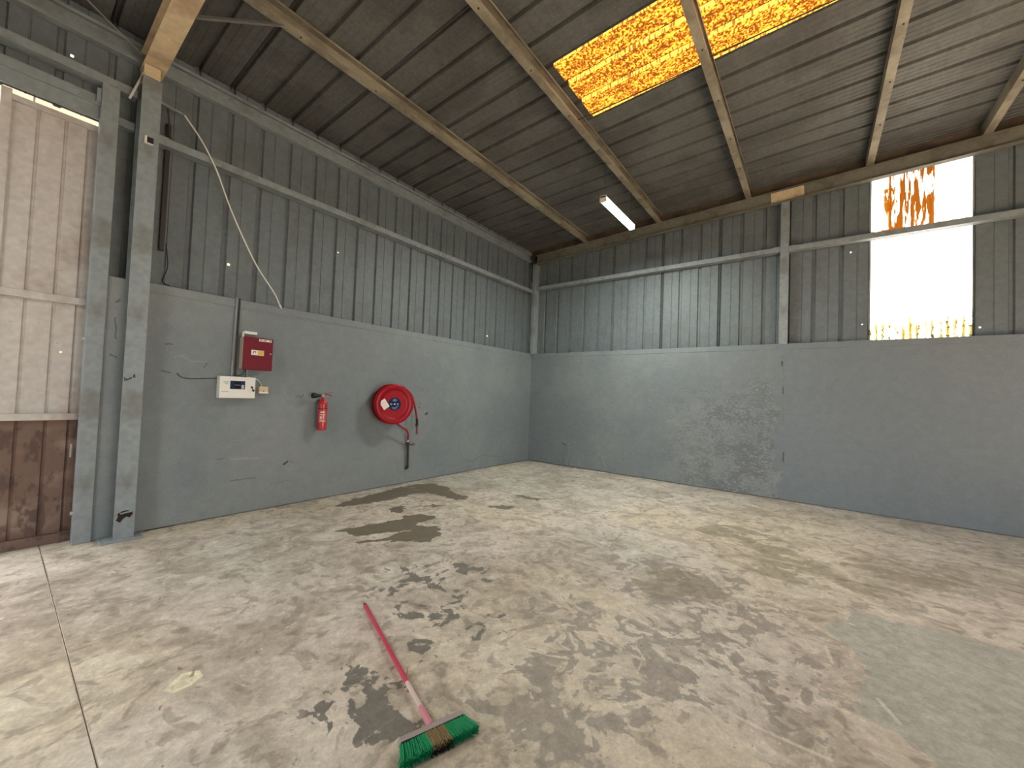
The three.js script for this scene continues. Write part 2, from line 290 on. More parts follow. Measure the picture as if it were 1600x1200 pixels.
function roughPlaster(x, y, o) {                                   // rough unskimmed plaster that took the paint darker, with a ragged right edge
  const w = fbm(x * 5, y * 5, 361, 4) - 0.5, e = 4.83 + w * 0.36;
  const m = smooth(2.4, 4.4, x + w) * (x < e ? 1 : 0) * smooth(2.0, 1.5, y + w * 0.9);
  if (m > 0) { const p = fbm(x * 5, y * 8, 371, 3), q = fbm(x * 34, y * 60, 375, 3); mixTo(o, [96, 99, 100], 0.62 * m * smooth(0.44, 0.62, p * 0.5 + q * 0.5)); mixTo(o, [150, 152, 150], 0.3 * m * smooth(0.42, 0.34, q)); }
  if (x > e) mixTo(o, [112, 119, 124], 0.8);  // bluish paint beyond the edge, with that end's dimmer light mixed into its tone
}
const wallBump = tile(512, 1.1, (u, v, o) => { const h = 128 + 120 * (fbm(u * 26, v * 26, 381, 4, 26) - 0.5) + 120 * (fbm(u * 5, v * 5, 391, 3, 5) - 0.5); o[0] = o[1] = o[2] = h; }, false);
M.wallLeft = std({ map: picture(2048, 1024, 0, 0, 7.1, 2.6, wallColour(leftMarks)), bumpMap: wallBump, bumpScale: 0.004, roughness: 0.6 });
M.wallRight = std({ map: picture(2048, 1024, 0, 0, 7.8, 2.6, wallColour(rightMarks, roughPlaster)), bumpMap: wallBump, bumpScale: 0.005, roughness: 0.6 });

const wallLeft = struct('wall_left', 'long grey left wall of painted masonry with ribbed steel sheet above');
const wallRight = struct('wall_right', 'grey gable wall on the right of painted masonry with ribbed steel sheet above');
part(wallLeft, 'masonry', merge([box(-0.13, 0, 0.014, H, 0, 6.842), box(-0.13, 0, 0, H, 6.858, 7.05), box(-0.13, -0.076, 0, H, 6.842, 6.858), box(-0.13, -0.03, 0, 0.014, 0, 6.775)]), M.wallLeft);
part(wallLeft, 'cap_render', merge([box(-0.02, 0.005, H - 0.085, H + 0.006, 0.005, 6.77, 0.004)]), M.wallLeft, 'thin render band along the top of the masonry');
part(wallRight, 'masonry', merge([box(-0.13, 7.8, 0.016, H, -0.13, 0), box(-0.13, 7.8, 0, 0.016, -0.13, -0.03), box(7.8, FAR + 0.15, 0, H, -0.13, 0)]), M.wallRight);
part(wallRight, 'cap_render', merge([box(0.005, 4.83, H - 0.085, H + 0.006, -0.02, 0.005, 0.004), box(4.96, 7.8, H - 0.085, H + 0.006, -0.02, 0.005, 0.004)]), M.wallRight, 'thin render band along the top of the masonry');
// wall sheets: ribs folded outwards, one shallow crease between two ribs
function wallProfile(u0, u1, first, pitch) {
  const l = [[u0, 0]], add = (u, d) => { if (u > u0 + 0.001 && u < u1 - 0.001) l.push([u, d]); };
  for (let k = -80; k < 80; k++) {
    const c = first + k * pitch; if (c < u0 - pitch || c > u1 + pitch) continue;
    add(c - 0.03, 0); add(c - 0.017, -0.03); add(c + 0.017, -0.03); add(c + 0.03, 0);
    const s = c + pitch * 0.55; add(s - 0.008, 0); add(s - 0.003, -0.007); add(s + 0.003, -0.007); add(s + 0.008, 0);
  }
  l.push([u1, 0]);
  return l;
}
const PA = 0.328, RA = 5.788, onLeft = (u, v, d) => [-0.137 + d, v, u], eave = () => 4.96;
const holesLeft = [[6.06, 2.9, 0.014], [4.75, 3.45, 0.009], [1.45, 2.72, 0.01], [7.3, 4.52, 0.014], [7.36, 4.46, 0.01]];
for (let z1 = RA + PA * 4.5; z1 > -0.2; z1 -= PA * 3) {
  const z0 = Math.max(z1 - PA * 3, -0.17), e = Math.min(z1, 7.06);
  if (e - z0 < 0.05) continue;
  part(wallLeft, 'cladding_sheet', sheet(wallProfile(z0, e, RA, PA), () => 2.3, eave, onLeft, holesLeft), M.cladding);
}
for (let z0 = 7.06; z0 < ENDZ; z0 += PA * 3) {
  const e = Math.min(z0 + PA * 3, ENDZ);
  part(wallLeft, 'cladding_sheet', sheet(wallProfile(z0, e, RA, PA), () => (z0 < 11.8 ? 3.95 : 0), eave, onLeft, holesLeft), M.cladding);
}
const PB = 0.335, RB = 0.252, onRight = (u, v, d) => [u, v, -0.137 + d];
const holesRight = [[0.42, 2.78, 0.01], [5.72, 3.86, 0.008], [5.8, 4.05, 0.008], [6.98, 3.72, 0.01], [6.99, 3.05, 0.01], [7.02, 2.62, 0.009], [7.09, 4.0, 0.008], [5.86, 2.75, 0.007]];
const edgesB = [-0.17]; for (let k = 2; RB + PB * k < 10.0; k += 3) edgesB.push(RB + PB * k);
edgesB.push(FAR + 0.15);
for (let k = 0; k + 1 < edgesB.length; k++) {
  if (Math.abs(edgesB[k] - (RB + PB * 17)) < 0.01) continue;                       // the translucent sheet hangs here
  part(wallRight, 'cladding_sheet', sheet(wallProfile(edgesB[k], edgesB[k + 1], RB, PB), () => 2.3, (x) => roofY(x) + 0.004, onRight, holesRight), M.cladding);
}
// the two walls behind the camera
const wallFar = struct('wall_far', 'grey side wall with a wide open loading doorway, out of the picture');
part(wallFar, 'masonry', merge([box(FAR, FAR + 0.15, 0, 5.2, -0.17, 2.8), box(FAR, FAR + 0.15, 0, 5.2, 6.9, ENDZ), box(FAR, FAR + 0.15, 3.2, 5.2, 2.8, 6.9)]), M.cladding);
const wallBack = struct('wall_back', 'rear gable wall with a wide open doorway, out of the picture');
part(wallBack, 'masonry', merge([box(-0.2, 3.6, 0, 5.4, ENDZ, ENDZ + 0.15), box(5.8, FAR + 0.15, 0, 5.4, ENDZ, ENDZ + 0.15), box(3.6, 5.8, 3.2, 5.4, ENDZ, ENDZ + 0.15)]), M.cladding);

// ---------------------------------------------------------------- translucent wall sheet
const PX0 = RB + PB * 17, PX1 = RB + PB * 20;
function corrugated(u0, u1, pitch, depth) { const l = [], n = Math.round((u1 - u0) / pitch) * 8; for (let i = 0; i <= n; i++) l.push([u0 + (u1 - u0) * i / n, -depth / 2 + depth / 2 * Math.cos((u1 - u0) * i / n / pitch * 2 * Math.PI)]); return l; }
const rust = (x, y, o) => {
  const u = (x - PX0) / (PX1 - PX0), v = (y - 4.0) / 0.85;
  o[0] = 250; o[1] = 250; o[2] = 246;
  const band = smooth(0.16, 0.2, u) * smooth(0.72, 0.62, u), n = fbm(x * 34, y * 3.2, 401, 4), f = fbm(x * 60, y * 14, 411, 3);
  if (band > 0) { const k = band * smooth(0.48, 0.55, n + 0.14 * (f - 0.5)); mixTo(o, [110, 56, 4], 0.96 * k); }
  const e = smooth(0.12, 0.15, u) * smooth(0.27, 0.24, u) * smooth(0.42, 0.5, v + (f - 0.5) * 0.3) * smooth(0.86, 0.84, v); mixTo(o, [120, 63, 4], 0.94 * e * smooth(0.35, 0.5, f));
  const low = smooth(0.16, 0.12, v + (f - 0.5) * 0.05); mixTo(o, u < 0.68 ? [132, 62, 6] : [150, 128, 50], low * smooth(0.46, 0.62, fbm(x * 30, y * 20, 421, 3)));
};
const algae = (x, y, o) => {
  const u = (x - PX0) / (PX1 - PX0);
  o[0] = 252; o[1] = 252; o[2] = 248;
  const n = fbm(x * 26, y * 7, 431, 4), f = fbm(x * 50, y * 40, 441, 3), h = 2.5 + 0.2 + 0.32 * (n - 0.3), col = 0.5 + 0.5 * Math.cos((x - PX0) / 0.0718 * 2 * Math.PI);
  const k = smooth(h + 0.1, h - 0.14, y) * (0.55 + 0.45 * col); mixTo(o, [118, 106, 48], 0.92 * k * smooth(0.32, 0.55, n)); mixTo(o, [44, 42, 22], 0.9 * k * smooth(0.58, 0.66, f));
  const s = smooth(0.33, 0.345, u) * smooth(0.5, 0.485, u); mixTo(o, [128, 104, 40], 0.7 * s * k + 0.12 * s * col);
};
const sheetMat = (map) => phys({ map, transmission: 0.8, thickness: 0, roughness: 1, specularIntensity: 0.2 });
const win = struct('window_1', 'bright translucent corrugated sheet let into the right wall, rust streaked at its top');
part(win, 'lower_pane', sheet(corrugated(PX0 - 0.02, PX1 + 0.02, 0.0718, 0.016), () => 2.32, () => 4.08, (u, v, d) => [u, v, -0.142 + d]), sheetMat(picture(1024, 1024, PX0 - 0.02, 2.3, PX1 - PX0 + 0.04, 1.9, algae)), 'white translucent sheet with green grime along its foot');
part(win, 'upper_pane', sheet(corrugated(PX0 - 0.02, PX1 + 0.02, 0.0718, 0.016), () => 3.99, (x) => roofY(x) - 0.12, (u, v, d) => [u, v, -0.13 + d]), sheetMat(picture(1024, 1024, PX0 - 0.02, 3.95, PX1 - PX0 + 0.04, 1.4, rust)), 'white translucent sheet with orange rust streaks');

// ---------------------------------------------------------------- roof
const ceiling = struct('ceiling', 'low pitched roof of ribbed steel sheets seen from below');
const PR = 0.328, RR = 3.83;
function roofProfile(z0, z1) {
  const l = [[z0, 0]], add = (u, d) => { if (u > z0 + 0.001 && u < z1 - 0.001) l.push([u, d]); };
  for (let k = -20; k < 40; k++) {
    const c = RR + k * PR; if (c < z0 - PR || c > z1 + PR) continue;
    add(c - 0.03, 0); add(c - 0.02, 0.046); add(c + 0.02, 0.046); add(c + 0.03, 0);
    for (const t of [0.28, 0.5, 0.72]) { const s = c + PR * t; add(s - 0.012, 0); add(s - 0.006, 0.005); add(s + 0.006, 0.005); add(s + 0.012, 0); }
  }
  l.push([z1, 0]);
  return l;
}
const onRoof = (u, v, d) => [v, roofY(v) + d, u];
const SKY0 = RR - 2 * PR - 0.002, SKY1 = RR + PR + 0.002, SX0 = 2.96, SX1 = 5.98;
for (let k = -5; k < 11; k++) {
  const z0 = SKY0 + 0.002 + k * PR * 3, z1 = z0 + PR * 3; if (z1 < -0.3 || z0 > 14) continue;
  const pr = roofProfile(z0, z1), holes = k === 3 ? [[6.3, 1.02, 0.008], [6.42, 1.0, 0.008]] : k === -1 ? [[2.62, 0.95, 0.008]] : [];
  if (k === 0) {
    part(ceiling, 'roof_sheet', sheet(pr, () => -0.172, () => SX0 + 0.06, onRoof), M.roof);
    part(ceiling, 'roof_sheet', sheet(pr, () => SX1 - 0.06, () => RIDGE, onRoof), M.roof);
  } else part(ceiling, 'roof_sheet', sheet(pr, () => -0.172, () => RIDGE, onRoof), M.roof);
  part(ceiling, 'roof_sheet', sheet(pr, () => RIDGE, () => FAR + 0.3, onRoof), M.roof);
}
const skylight = struct('window_2', 'glowing amber translucent roof sheet, speckled with dirt');
part(skylight, 'roof_pane', sheet(roofProfile(SKY0, SKY1), () => SX0, () => SX1, (u, v, d) => [v, roofY(v) + d + 0.004, u]), phys({
  transmission: 0.6, thickness: 0, roughness: 1, specularIntensity: 0.2,
  map: picture(1536, 1024, SKY0, SX0, SKY1 - SKY0, SX1 - SX0, (z, x, o) => {
    const rib = Math.abs(((z - RR) / PR % 1 + 1.5) % 1 - 0.5) * PR, n = fbm(x * 75, z * 75, 451, 3), m = fbm(x * 6, z * 30, 461, 3);
    o[0] = 104; o[1] = 58; o[2] = 11; mixTo(o, [45, 21, 3], 0.95 * smooth(0.42, 0.62, n + (m - 0.5) * 0.3)); mixTo(o, [128, 84, 26], 0.8 * smooth(0.5, 0.34, n + (m - 0.5) * 0.5));
    if (rib < 0.03) mixTo(o, [144, 109, 45], n > 0.6 ? 0.3 : 0.9);
  }),
}), 'amber fibreglass sheet mottled with brown dirt');

part(ceiling, 'added_eave_flashing', box(-0.2, -0.172, 4.7, 5.05, -0.3, ENDZ), M.roof); part(ceiling, 'added_eave_flashing', box(FAR + 0.13, FAR + 0.16, 4.9, 5.2, -0.3, ENDZ), M.roof);  // strips added outside the eaves to block light leaking under the roof ribs
part(wallRight, 'verge_filler', (() => { const g = pull('x', [[-0.128, 4.8], [-0.045, 4.8], [-0.045, 4.968], [-0.128, 4.968]], -0.17, RIDGE), p = g.attributes.position; for (let i = 0; i < p.count; i++) p.setY(i, p.getY(i) + SLOPE * p.getX(i)); return g; })(), M.verge, 'dark brown filler strip over the gable rafter');
// purlins: lipped C sections, open to the right, bolted through the lower flange
const purlinNames = [['second', 1.3], ['third', 2.85], ['fourth', 4.34], ['fifth', 5.87], ['sixth', 7.0]];
for (const [n, x] of purlinNames) {
  const t = thing('roof_purlin', `${n} roof purlin counted from the left wall, beige steel channel`, 'beam', [x, 0, 0], 'purlins under the roof sheets');
  const y0 = 4.81 + SLOPE * (x + 0.03), y1 = roofY(x) - 0.002;
  part(t, 'channel', pull('z', cSection(0, 0.085, y0, y1, 0.004, 0.022), -0.12, ENDZ), M.purlin);
  for (let z = 1.1; z < 7; z += 0.82) part(t, 'bolt_head', rod([0.05, y0 - 0.008, z], [0.05, y0 + 0.002, z], 0.009, 0.009, 6), M.darkSteel);
}
{
  const t = thing('eave_beam', 'dark steel eave channel along the top of the left wall', 'beam', [0, 0, 0]);
  part(t, 'channel', pull('z', cSection(-0.13, -0.05, 4.66, 4.85, 0.005, 0.03), 0.05, ENDZ), M.steel);
}
// sag rods between the purlins
const sagX = [2.85, 4.34, 5.87];
for (let k = 0; k < 2; k++) {
  const t = thing('sag_rod', ['thin tie rod crossing under the left half of the amber skylight', 'thin tie rod crossing under the right half of the amber skylight'][k], 'rod', [0, 0, 0], 'tie rods between the purlins');
  part(t, 'bar', rod([sagX[k] + 0.006, roofY(sagX[k]) - 0.1, 3.36], [sagX[k + 1] - 0.002, roofY(sagX[k + 1]) - 0.1, 3.3], 0.006, 0.006, 8), M.darkSteel);
}

// ---------------------------------------------------------------- frames
// sloping I beam: the profile is pulled along x and then sheared by the roof slope
function rafterGeo(zc, w, y0, y1, tf, tw, x0, x1) {
  const g = pull('x', iSection(zc, y0, y1, w, tf, tw), x0, x1), p = g.attributes.position;
  for (let i = 0; i < p.count; i++) p.setY(i, p.getY(i) + SLOPE * p.getX(i));
  g.computeVertexNormals(); return g;
}
{
  const t = thing('portal_rafter', 'cream steel rafter rising from the front column to the roof', 'beam', [0, 0, 6.83]);
  part(t, 'beam', rafterGeo(0, 0.17, 4.61, 4.81, 0.011, 0.008, -0.1, RIDGE), M.cream);
  const t2 = thing('portal_column', 'grey steel column in front of the left wall beside the door', 'column', [0, 0, 6.85]);
  const zt = 0.143;
  part(t2, 'shaft', pull('y', iSection(0, 0, 1, 1, 0.1, 0.1).map(([a, b]) => [-0.075 + b * 0.22, a * zt]).map(([x, z], i) => [x, z]).map((q) => q), 0, 4.46).scale(1, 1, 1), M.steel);
  part(t2, 'column_head', pull('y', [[-0.075, -0.06], [0.1, -0.06], [0.1, 0.06], [-0.075, 0.06]], 4.46, 4.6), M.cream, 'unpainted cream top of the column');
  part(t2, 'base_plate', box(-0.01, 0.21, 0, 0.014, -0.13, 0.16, 0.004), M.steel);
  // torn, rusted patch near the foot
  part(t2, 'rusted_tear', pull('x', [[-0.05, 0.26], [-0.01, 0.275], [0.02, 0.27], [0.052, 0.25], [0.045, 0.225], [0.06, 0.19], [0.03, 0.165], [0.012, 0.195], [-0.012, 0.215], [-0.035, 0.2], [-0.055, 0.23]], 0.1452, 0.1462), std({ color: 0x2a1d17, roughness: 0.95 }), 'dark rusted tear in the flange');
  part(t2, 'bent_lip', bar([0.155, 0.25, 0.035], [0.158, 0.262, -0.045], 0.014, 0.004, [0, 1, 0]), M.steel);
  const ink = std({ color: 0x38303a, roughness: 0.9 });
  part(t2, 'ink_scribble', merge([[[0.066, 1.535], [0.058, 1.5], [0.05, 1.51], [0.056, 1.525]], [[0.046, 1.505], [0.04, 1.52], [0.034, 1.51], [0.03, 1.53], [0.022, 1.518], [0.016, 1.54]], [[0.004, 1.535], [-0.002, 1.565], [-0.008, 1.535], [0.004, 1.54]]].map((l) => tube(l.map(([z, y]) => [0.1456, y, z]), 0.0028, 16, 5))), ink, 'short dark handwritten scribble');
  const sw = part(t2, 'junction_box', box(0.145, 0.175, 3.8, 3.87, -0.03, 0.035, 0.004), M.white, 'small white box with a dark front');
  part(sw, 'front_plate', box(0.175, 0.178, 3.806, 3.864, -0.028, 0.02), M.black);
}
{
  const t = thing('gable_rafter', 'dark steel rafter along the top of the right gable wall', 'beam', [0, 0, 0]);
  part(t, 'beam', rafterGeo(0, 0.1, 4.61, 4.81, 0.009, 0.007, 0.07, RIDGE), M.rafter);
  part(t, 'beam', (() => { const g = rafterGeo(0, 0.1, 4.61, 4.81, 0.009, 0.007, -(FAR - RIDGE), 0); const p = g.attributes.position; for (let i = 0; i < p.count; i++) p.setX(i, RIDGE - p.getX(i)); for (let i = 0; i < p.count; i++) p.setY(i, p.getY(i) + SLOPE * 7.62); return g; })(), M.rafter);
  part(t, 'splice_plate', merge([bar([4.7, 4.71 + SLOPE * 4.7, 0.012], [5.14, 4.71 + SLOPE * 5.14, 0.012], 0.17, 0.014), ...[4.86, 4.98].flatMap((x) => [4.66, 4.76].map((y) => rod([x, y + SLOPE * x, 0.015], [x, y + SLOPE * x, 0.03], 0.011, 0.011, 6)))]), M.cream, 'bolted beige splice plate over the gable post');
  const c = thing('gable_post', 'grey steel post standing on the right wall between girts', 'column', [4.897, H, 0]);
  part(c, 'shaft', pull('y', [[-0.058, -0.13], [0.058, -0.13], [0.058, 0.004], [-0.058, 0.004]], 0, 4.61 + SLOPE * 4.83 - H - 0.002), M.steel);
  const k = thing('corner_post', 'slim dark steel post in the corner between both walls', 'column', [0.035, H, 0.035]);
  part(k, 'shaft', pull('y', [[-0.035, -0.16], [0.035, -0.16], [0.035, 0.035], [-0.035, 0.035], [-0.035, -0.03], [-0.16, -0.03], [-0.16, -0.1], [-0.035, -0.1]], 0, 4.6 - H), M.steel);
  part(k, 'cleat', box(-0.075, -0.036, 4.2 - H, 4.8 - H, -0.02, 0.03), M.darkSteel);
}
// girts
function girt(label, axis, a0, a1, y, ends, front = 0) {
  const t = thing('wall_girt', label, 'beam', axis === 'z' ? [0, y, a0] : [a0, y, 0], 'girts of the sheet walls');
  const pts = cSection(front, -0.125, 0, 0.078, 0.005, 0.02);
  part(t, 'channel', pull(axis, pts.map(([d, b]) => [d, b]), 0, a1 - a0), M.steel);
  for (const e of ends) {
    const g = axis === 'z' ? box(front - 0.02, front + 0.007, -0.006, 0.084, e - a0 - 0.04, e - a0 + 0.04) : box(e - a0 - 0.04, e - a0 + 0.04, -0.006, 0.084, front - 0.02, front + 0.007);
    part(t, 'end_cleat', g, M.steel);
  }
  return t;
}
girt('long grey girt across the left wall sheets above the fire gear', 'z', 0.07, 6.77, 3.925, [6.72]);
girt('short grey girt between the door post and the front column', 'z', 6.93, 7.05, 3.965, [], -0.06);
girt('grey girt across the right wall between corner and gable post', 'x', 0.07, 4.835, 3.995, [4.79]);
girt('grey girt on the right wall crossing before the bright window sheet', 'x', 4.957, FAR, 3.985, [5.0]);
girt('grey header girt over the door beside the front column', 'z', 6.93, 12.2, 4.275, []);

// ---------------------------------------------------------------- door, post, track
{
  const p = thing('door_post', 'pale edged grey steel door post left of the front column', 'column', [0, 0, 7.11]);
  part(p, 'shaft', box(-0.1, 0.02, 0, 4.277, -0.06, 0.06, 0.004), M.steel);
  part(p, 'keeper', box(-0.02, 0.0, 0.27, 0.3, 0.06, 0.08), M.zinc); part(p, 'keeper', box(-0.03, -0.01, 1.86, 1.88, 0.06, 0.075), M.zinc);
  const tr = thing('door_track', 'grey sliding door track above the left door', 'track', [0, 4.07, 7.17]);
  part(tr, 'rail', pull('z', cSection(-0.04, -0.12, 0, 0.086, 0.005, 0.025), 0, 5), M.steel);
  part(tr, 'bracket', box(-0.04, 0.0, 0.02, 0.14, 0.002, 0.03), M.steel);
  const hd = thing('door_header', 'flat grey header plate above the gap over the door', 'beam', [0, 3.945, 7.17]);
  part(hd, 'plate', box(-0.09, -0.06, 0, 0.125, 0, 5), M.steel);
  const d = struct('door_1', 'metal door leaf at the far left, pale above and rusty brown below');
  const z0 = 7.0, z1 = 7.735;
  part(d, 'stile', box(-0.19, -0.155, 0.03, 3.955, 7.675, z1, 0.003), M.doorPale); part(d, 'stile', box(-0.19, -0.155, 0.03, 3.9, z0, 7.05), M.doorPale);
  part(d, 'top_rail', box(-0.19, -0.15, 3.865, 3.915, 7.05, 7.675, 0.003), M.doorPale);
  part(d, 'mid_rail', box(-0.19, -0.145, 2.19, 2.255, 7.05, 7.675, 0.003), M.doorPale);
  part(d, 'low_rail', box(-0.19, -0.145, 1.12, 1.18, 7.05, 7.675, 0.003), M.doorPale);
  part(d, 'bottom_rail', box(-0.19, -0.15, 0.006, 0.09, 7.05, 7.675, 0.003), M.doorBrown);
  part(d, 'hanger', box(-0.185, -0.165, 3.915, 4.08, 7.55, 7.562), M.doorPale);
  const prof = (a, b) => { const l = [[a, 0]]; for (const c of [7.219, 7.361, 7.526]) l.push([c - 0.012, 0], [c - 0.005, -0.014], [c + 0.005, -0.014], [c + 0.012, 0]); l.push([b, 0]); return l; };
  const onDoor = (u, v, dd) => [-0.182 + dd, v, u];
  part(d, 'upper_sheet', sheet(prof(z0, 7.7), () => 2.22, () => 3.9, onDoor), M.doorPale);
  part(d, 'middle_sheet', sheet(prof(z0, 7.7), () => 1.15, () => 2.22, onDoor, [[7.3, 1.74, 0.008]]), M.doorPale);
  part(d, 'kick_sheet', sheet(prof(z0, 7.7), () => 0.05, () => 1.15, onDoor), M.doorBrown, 'rusty brown lower sheet');
  part(d, 'latch', merge([rod([-0.15, 0.85, 7.2], [-0.12, 0.85, 7.2], 0.01), rod([-0.12, 0.78, 7.2], [-0.12, 0.9, 7.2], 0.01)]), M.zinc);
}

// ---------------------------------------------------------------- braces, wires, conduits high on the left
{
  let t = thing('fly_brace', 'pale steel angle brace from the cream rafter to a purlin', 'brace');
  part(t, 'angle', merge([bar([1.02, 4.675, 6.738], [1.34, 4.88, 6.15], 0.035, 0.004, [0, 1, 0]), bar([1.02, 4.66, 6.738], [1.34, 4.865, 6.16], 0.03, 0.004, [1, 0, 0])]), M.zinc);
  t = thing('bracing_rod', 'thin grey bracing rod running up left from the column head', 'rod');
  part(t, 'bar', rod([0.1, 4.66, 6.93], [0.75, 4.93, 8.1], 0.007, 0.007, 8), M.zinc);
  t = thing('tie_strap', 'short pale strap between column head and header girt', 'strap');
  part(t, 'strap', bar([0.1, 4.5, 6.91], [0.03, 4.22, 6.99], 0.018, 0.004, [0, 0, 1]), M.zinc);
  t = thing('cable_bracket', 'small grey shelf bracket where the loose white cable starts', 'bracket', [0, 4.31, 6.58]);
  part(t, 'arm', bar([-0.01, 0.012, 0], [-0.01, 0.03, 0.19], 0.02, 0.03, [0, 1, 0]), M.steel); part(t, 'stay', bar([-0.03, -0.28, 0.08], [-0.02, 0.01, 0.12], 0.014, 0.006, [0, 0, 1]), M.darkSteel);
  t = thing('white_cable', 'loose white cable hanging in a curve across the left wall', 'cable');
  part(t, 'cable', tube([[0.02, 4.31, 6.57], [0.03, 4.12, 6.42], [0.03, 3.88, 6.28], [0.03, 3.47, 6.11], [0.03, 2.93, 5.83], [0.02, 2.62, 5.6], [0.015, 2.5, 5.54]], 0.008, 60, 8), M.white); part(t, 'frayed_end', rod([0.015, 2.51, 5.545], [0.02, 2.475, 5.525], 0.014, 0.008, 8), M.white);
  t = thing('cable_duct', 'dark cable trunking on the sheets right of the front column', 'conduit');
  part(t, 'duct', box(-0.135, -0.09, 2.87, 4.2, 6.645, 6.685, 0.004), M.darkSteel); part(t, 'wire', tube([[-0.1, 2.95, 6.63], [-0.09, 2.7, 6.61], [-0.1, 2.55, 6.64], [-0.02, 2.5, 6.6]], 0.005, 30, 6), M.black);
  t = thing('wall_conduit', 'grey conduit pair running down the wall behind the red box', 'conduit');
  part(t, 'pipe', rod([0.012, 1.6, 6.012], [0.012, 2.5, 6.002], 0.012), M.steel); part(t, 'pipe', rod([0.01, 1.6, 5.975], [0.01, 2.5, 5.972], 0.009), M.darkSteel);
}

// ---------------------------------------------------------------- fire panel, red box, detector box
{
  const c = [0.0, 1.472, 5.967], t = thing('fire_alarm_panel', 'white wall panel with a dark display and hanging key', 'control panel', c);
  const b = part(t, 'case', box(0, 0.1, -0.122, 0.122, -0.173, 0.18, 0.006), M.white);
  const blue = phys({ color: 0x1e2c4e, roughness: 0.6, specularIntensity: 0.3 });
  const dsp = part(t, 'display', box(0.1, 0.103, -0.02, 0.074, -0.065, 0.08), blue, 'navy blue display panel');
  part(dsp, 'screen', box(0.103, 0.1045, -0.014, 0.068, -0.02, 0.04), phys({ color: 0x0b0d12, roughness: 0.45, specularIntensity: 0.3 }));
  part(dsp, 'key_pad', box(0.103, 0.1045, -0.014, 0.03, -0.055, -0.03), M.zinc);
  part(dsp, 'status_strip', box(0.103, 0.105, 0.022, 0.032, -0.018, 0.038), std({ color: 0x55606e, roughness: 0.4 }));
  const prt = std({ color: 0x9a9690, roughness: 0.7 });
  part(t, 'printed_marks', merge([0.058, 0.046, 0.034].map((y, i) => box(0.1, 0.1012, y, y + 0.005, 0.1, 0.15 - i * 0.01)).concat([box(0.1, 0.1012, -0.053, -0.047, 0.09, 0.16)])), prt, 'faint grey print');
  part(t, 'lock', rod([0.1, 0.008, -0.135], [0.108, 0.008, -0.135], 0.012, 0.012, 16), M.black);
  part(t, 'key', merge([bar([0.112, 0.008, -0.135], [0.114, -0.03, -0.148], 0.01, 0.003, [0, 0, 1]), rod([0.111, -0.03, -0.15], [0.117, -0.03, -0.15], 0.013, 0.013, 14)]), M.black);

  const r = thing('alarm_power_box', 'dark red metal wall box with a yellow and white label', 'cabinet', [0, 1.873, 5.795]);
  part(r, 'body', box(0, 0.105, -0.185, 0.182, -0.152, 0.152, 0.004), std({ color: 0xb4a698, roughness: 0.6 }), 'beige metal body');
  const dr = part(r, 'door', box(0.105, 0.123, -0.192, 0.19, -0.16, 0.15, 0.006), M.maroon, 'dark red door');
  const lb = part(dr, 'warning_label', box(0.123, 0.1242, -0.018, 0.042, -0.063, 0.07), M.white);
  part(lb, 'yellow_half', box(0.1242, 0.125, -0.014, 0.038, -0.06, 0.0), std({ color: 0xd0a93c, roughness: 0.6 }));
  part(lb, 'symbol', new THREE.TorusGeometry(0.012, 0.004, 6, 14, Math.PI * 1.3).rotateY(Math.PI / 2).translate(0.1245, 0.012, 0.036), M.black);
  const st = part(dr, 'name_strip', box(0.123, 0.1242, 0.15, 0.176, -0.14, -0.005), M.white);
  part(st, 'printed_marks', merge([box(0.1242, 0.1248, 0.158, 0.17, -0.035, -0.015), box(0.1242, 0.1248, 0.158, 0.166, -0.085, -0.05), box(0.1242, 0.1248, 0.158, 0.17, -0.135, -0.115)]), M.maroon);
  part(dr, 'lock', rod([0.123, 0.01, -0.135], [0.13, 0.01, -0.135], 0.009, 0.009, 14), M.zinc);
  const cov = thing('trunking_cover', 'white plastic cover lying along the top of the red box', 'cover', [0, 2.09, 5.86]);
  part(cov, 'lid', box(0.01, 0.06, 0.008, 0.042, -0.07, 0.06, 0.003), M.white); part(cov, 'end_tab', box(0.01, 0.05, -0.03, 0.03, 0.06, 0.075, 0.003), M.white);
  const s = thing('sounder_box', 'small beige box on the wall right of the white panel', 'box', [0, 1.45, 5.685]);
  part(s, 'case', box(0, 0.05, -0.04, 0.045, -0.05, 0.05, 0.005), std({ color: 0xcdb594, roughness: 0.6 })); part(s, 'lower_lid', box(0.05, 0.053, -0.04, -0.02, -0.05, 0.05), M.white); part(s, 'screw', rod([0.05, -0.012, 0.0], [0.055, -0.012, 0.0], 0.006, 0.006, 10), M.darkSteel);
  const w = thing('panel_wires', 'thin wires between white panel, red box and small box', 'wire');
  part(w, 'wire', tube([[0.006, 1.6, 6.5], [0.006, 1.56, 6.46], [0.006, 1.55, 6.35], [0.006, 1.56, 6.25], [0.006, 1.565, 6.155]], 0.004, 30, 6), M.darkSteel);
  part(w, 'wire', tube([[0.03, 1.6, 5.86], [0.025, 1.585, 5.78], [0.012, 1.56, 5.73], [0.012, 1.49, 5.69]], 0.004, 30, 6), M.white);
  part(w, 'wire', tube([[0.03, 1.69, 5.86], [0.03, 1.65, 5.865], [0.03, 1.592, 5.86]], 0.009, 16, 8), M.steel);
  part(w, 'wire', tube([[0.03, 1.69, 5.88], [0.03, 1.63, 5.91], [0.03, 1.592, 5.98]], 0.005, 20, 6), M.darkSteel);
}

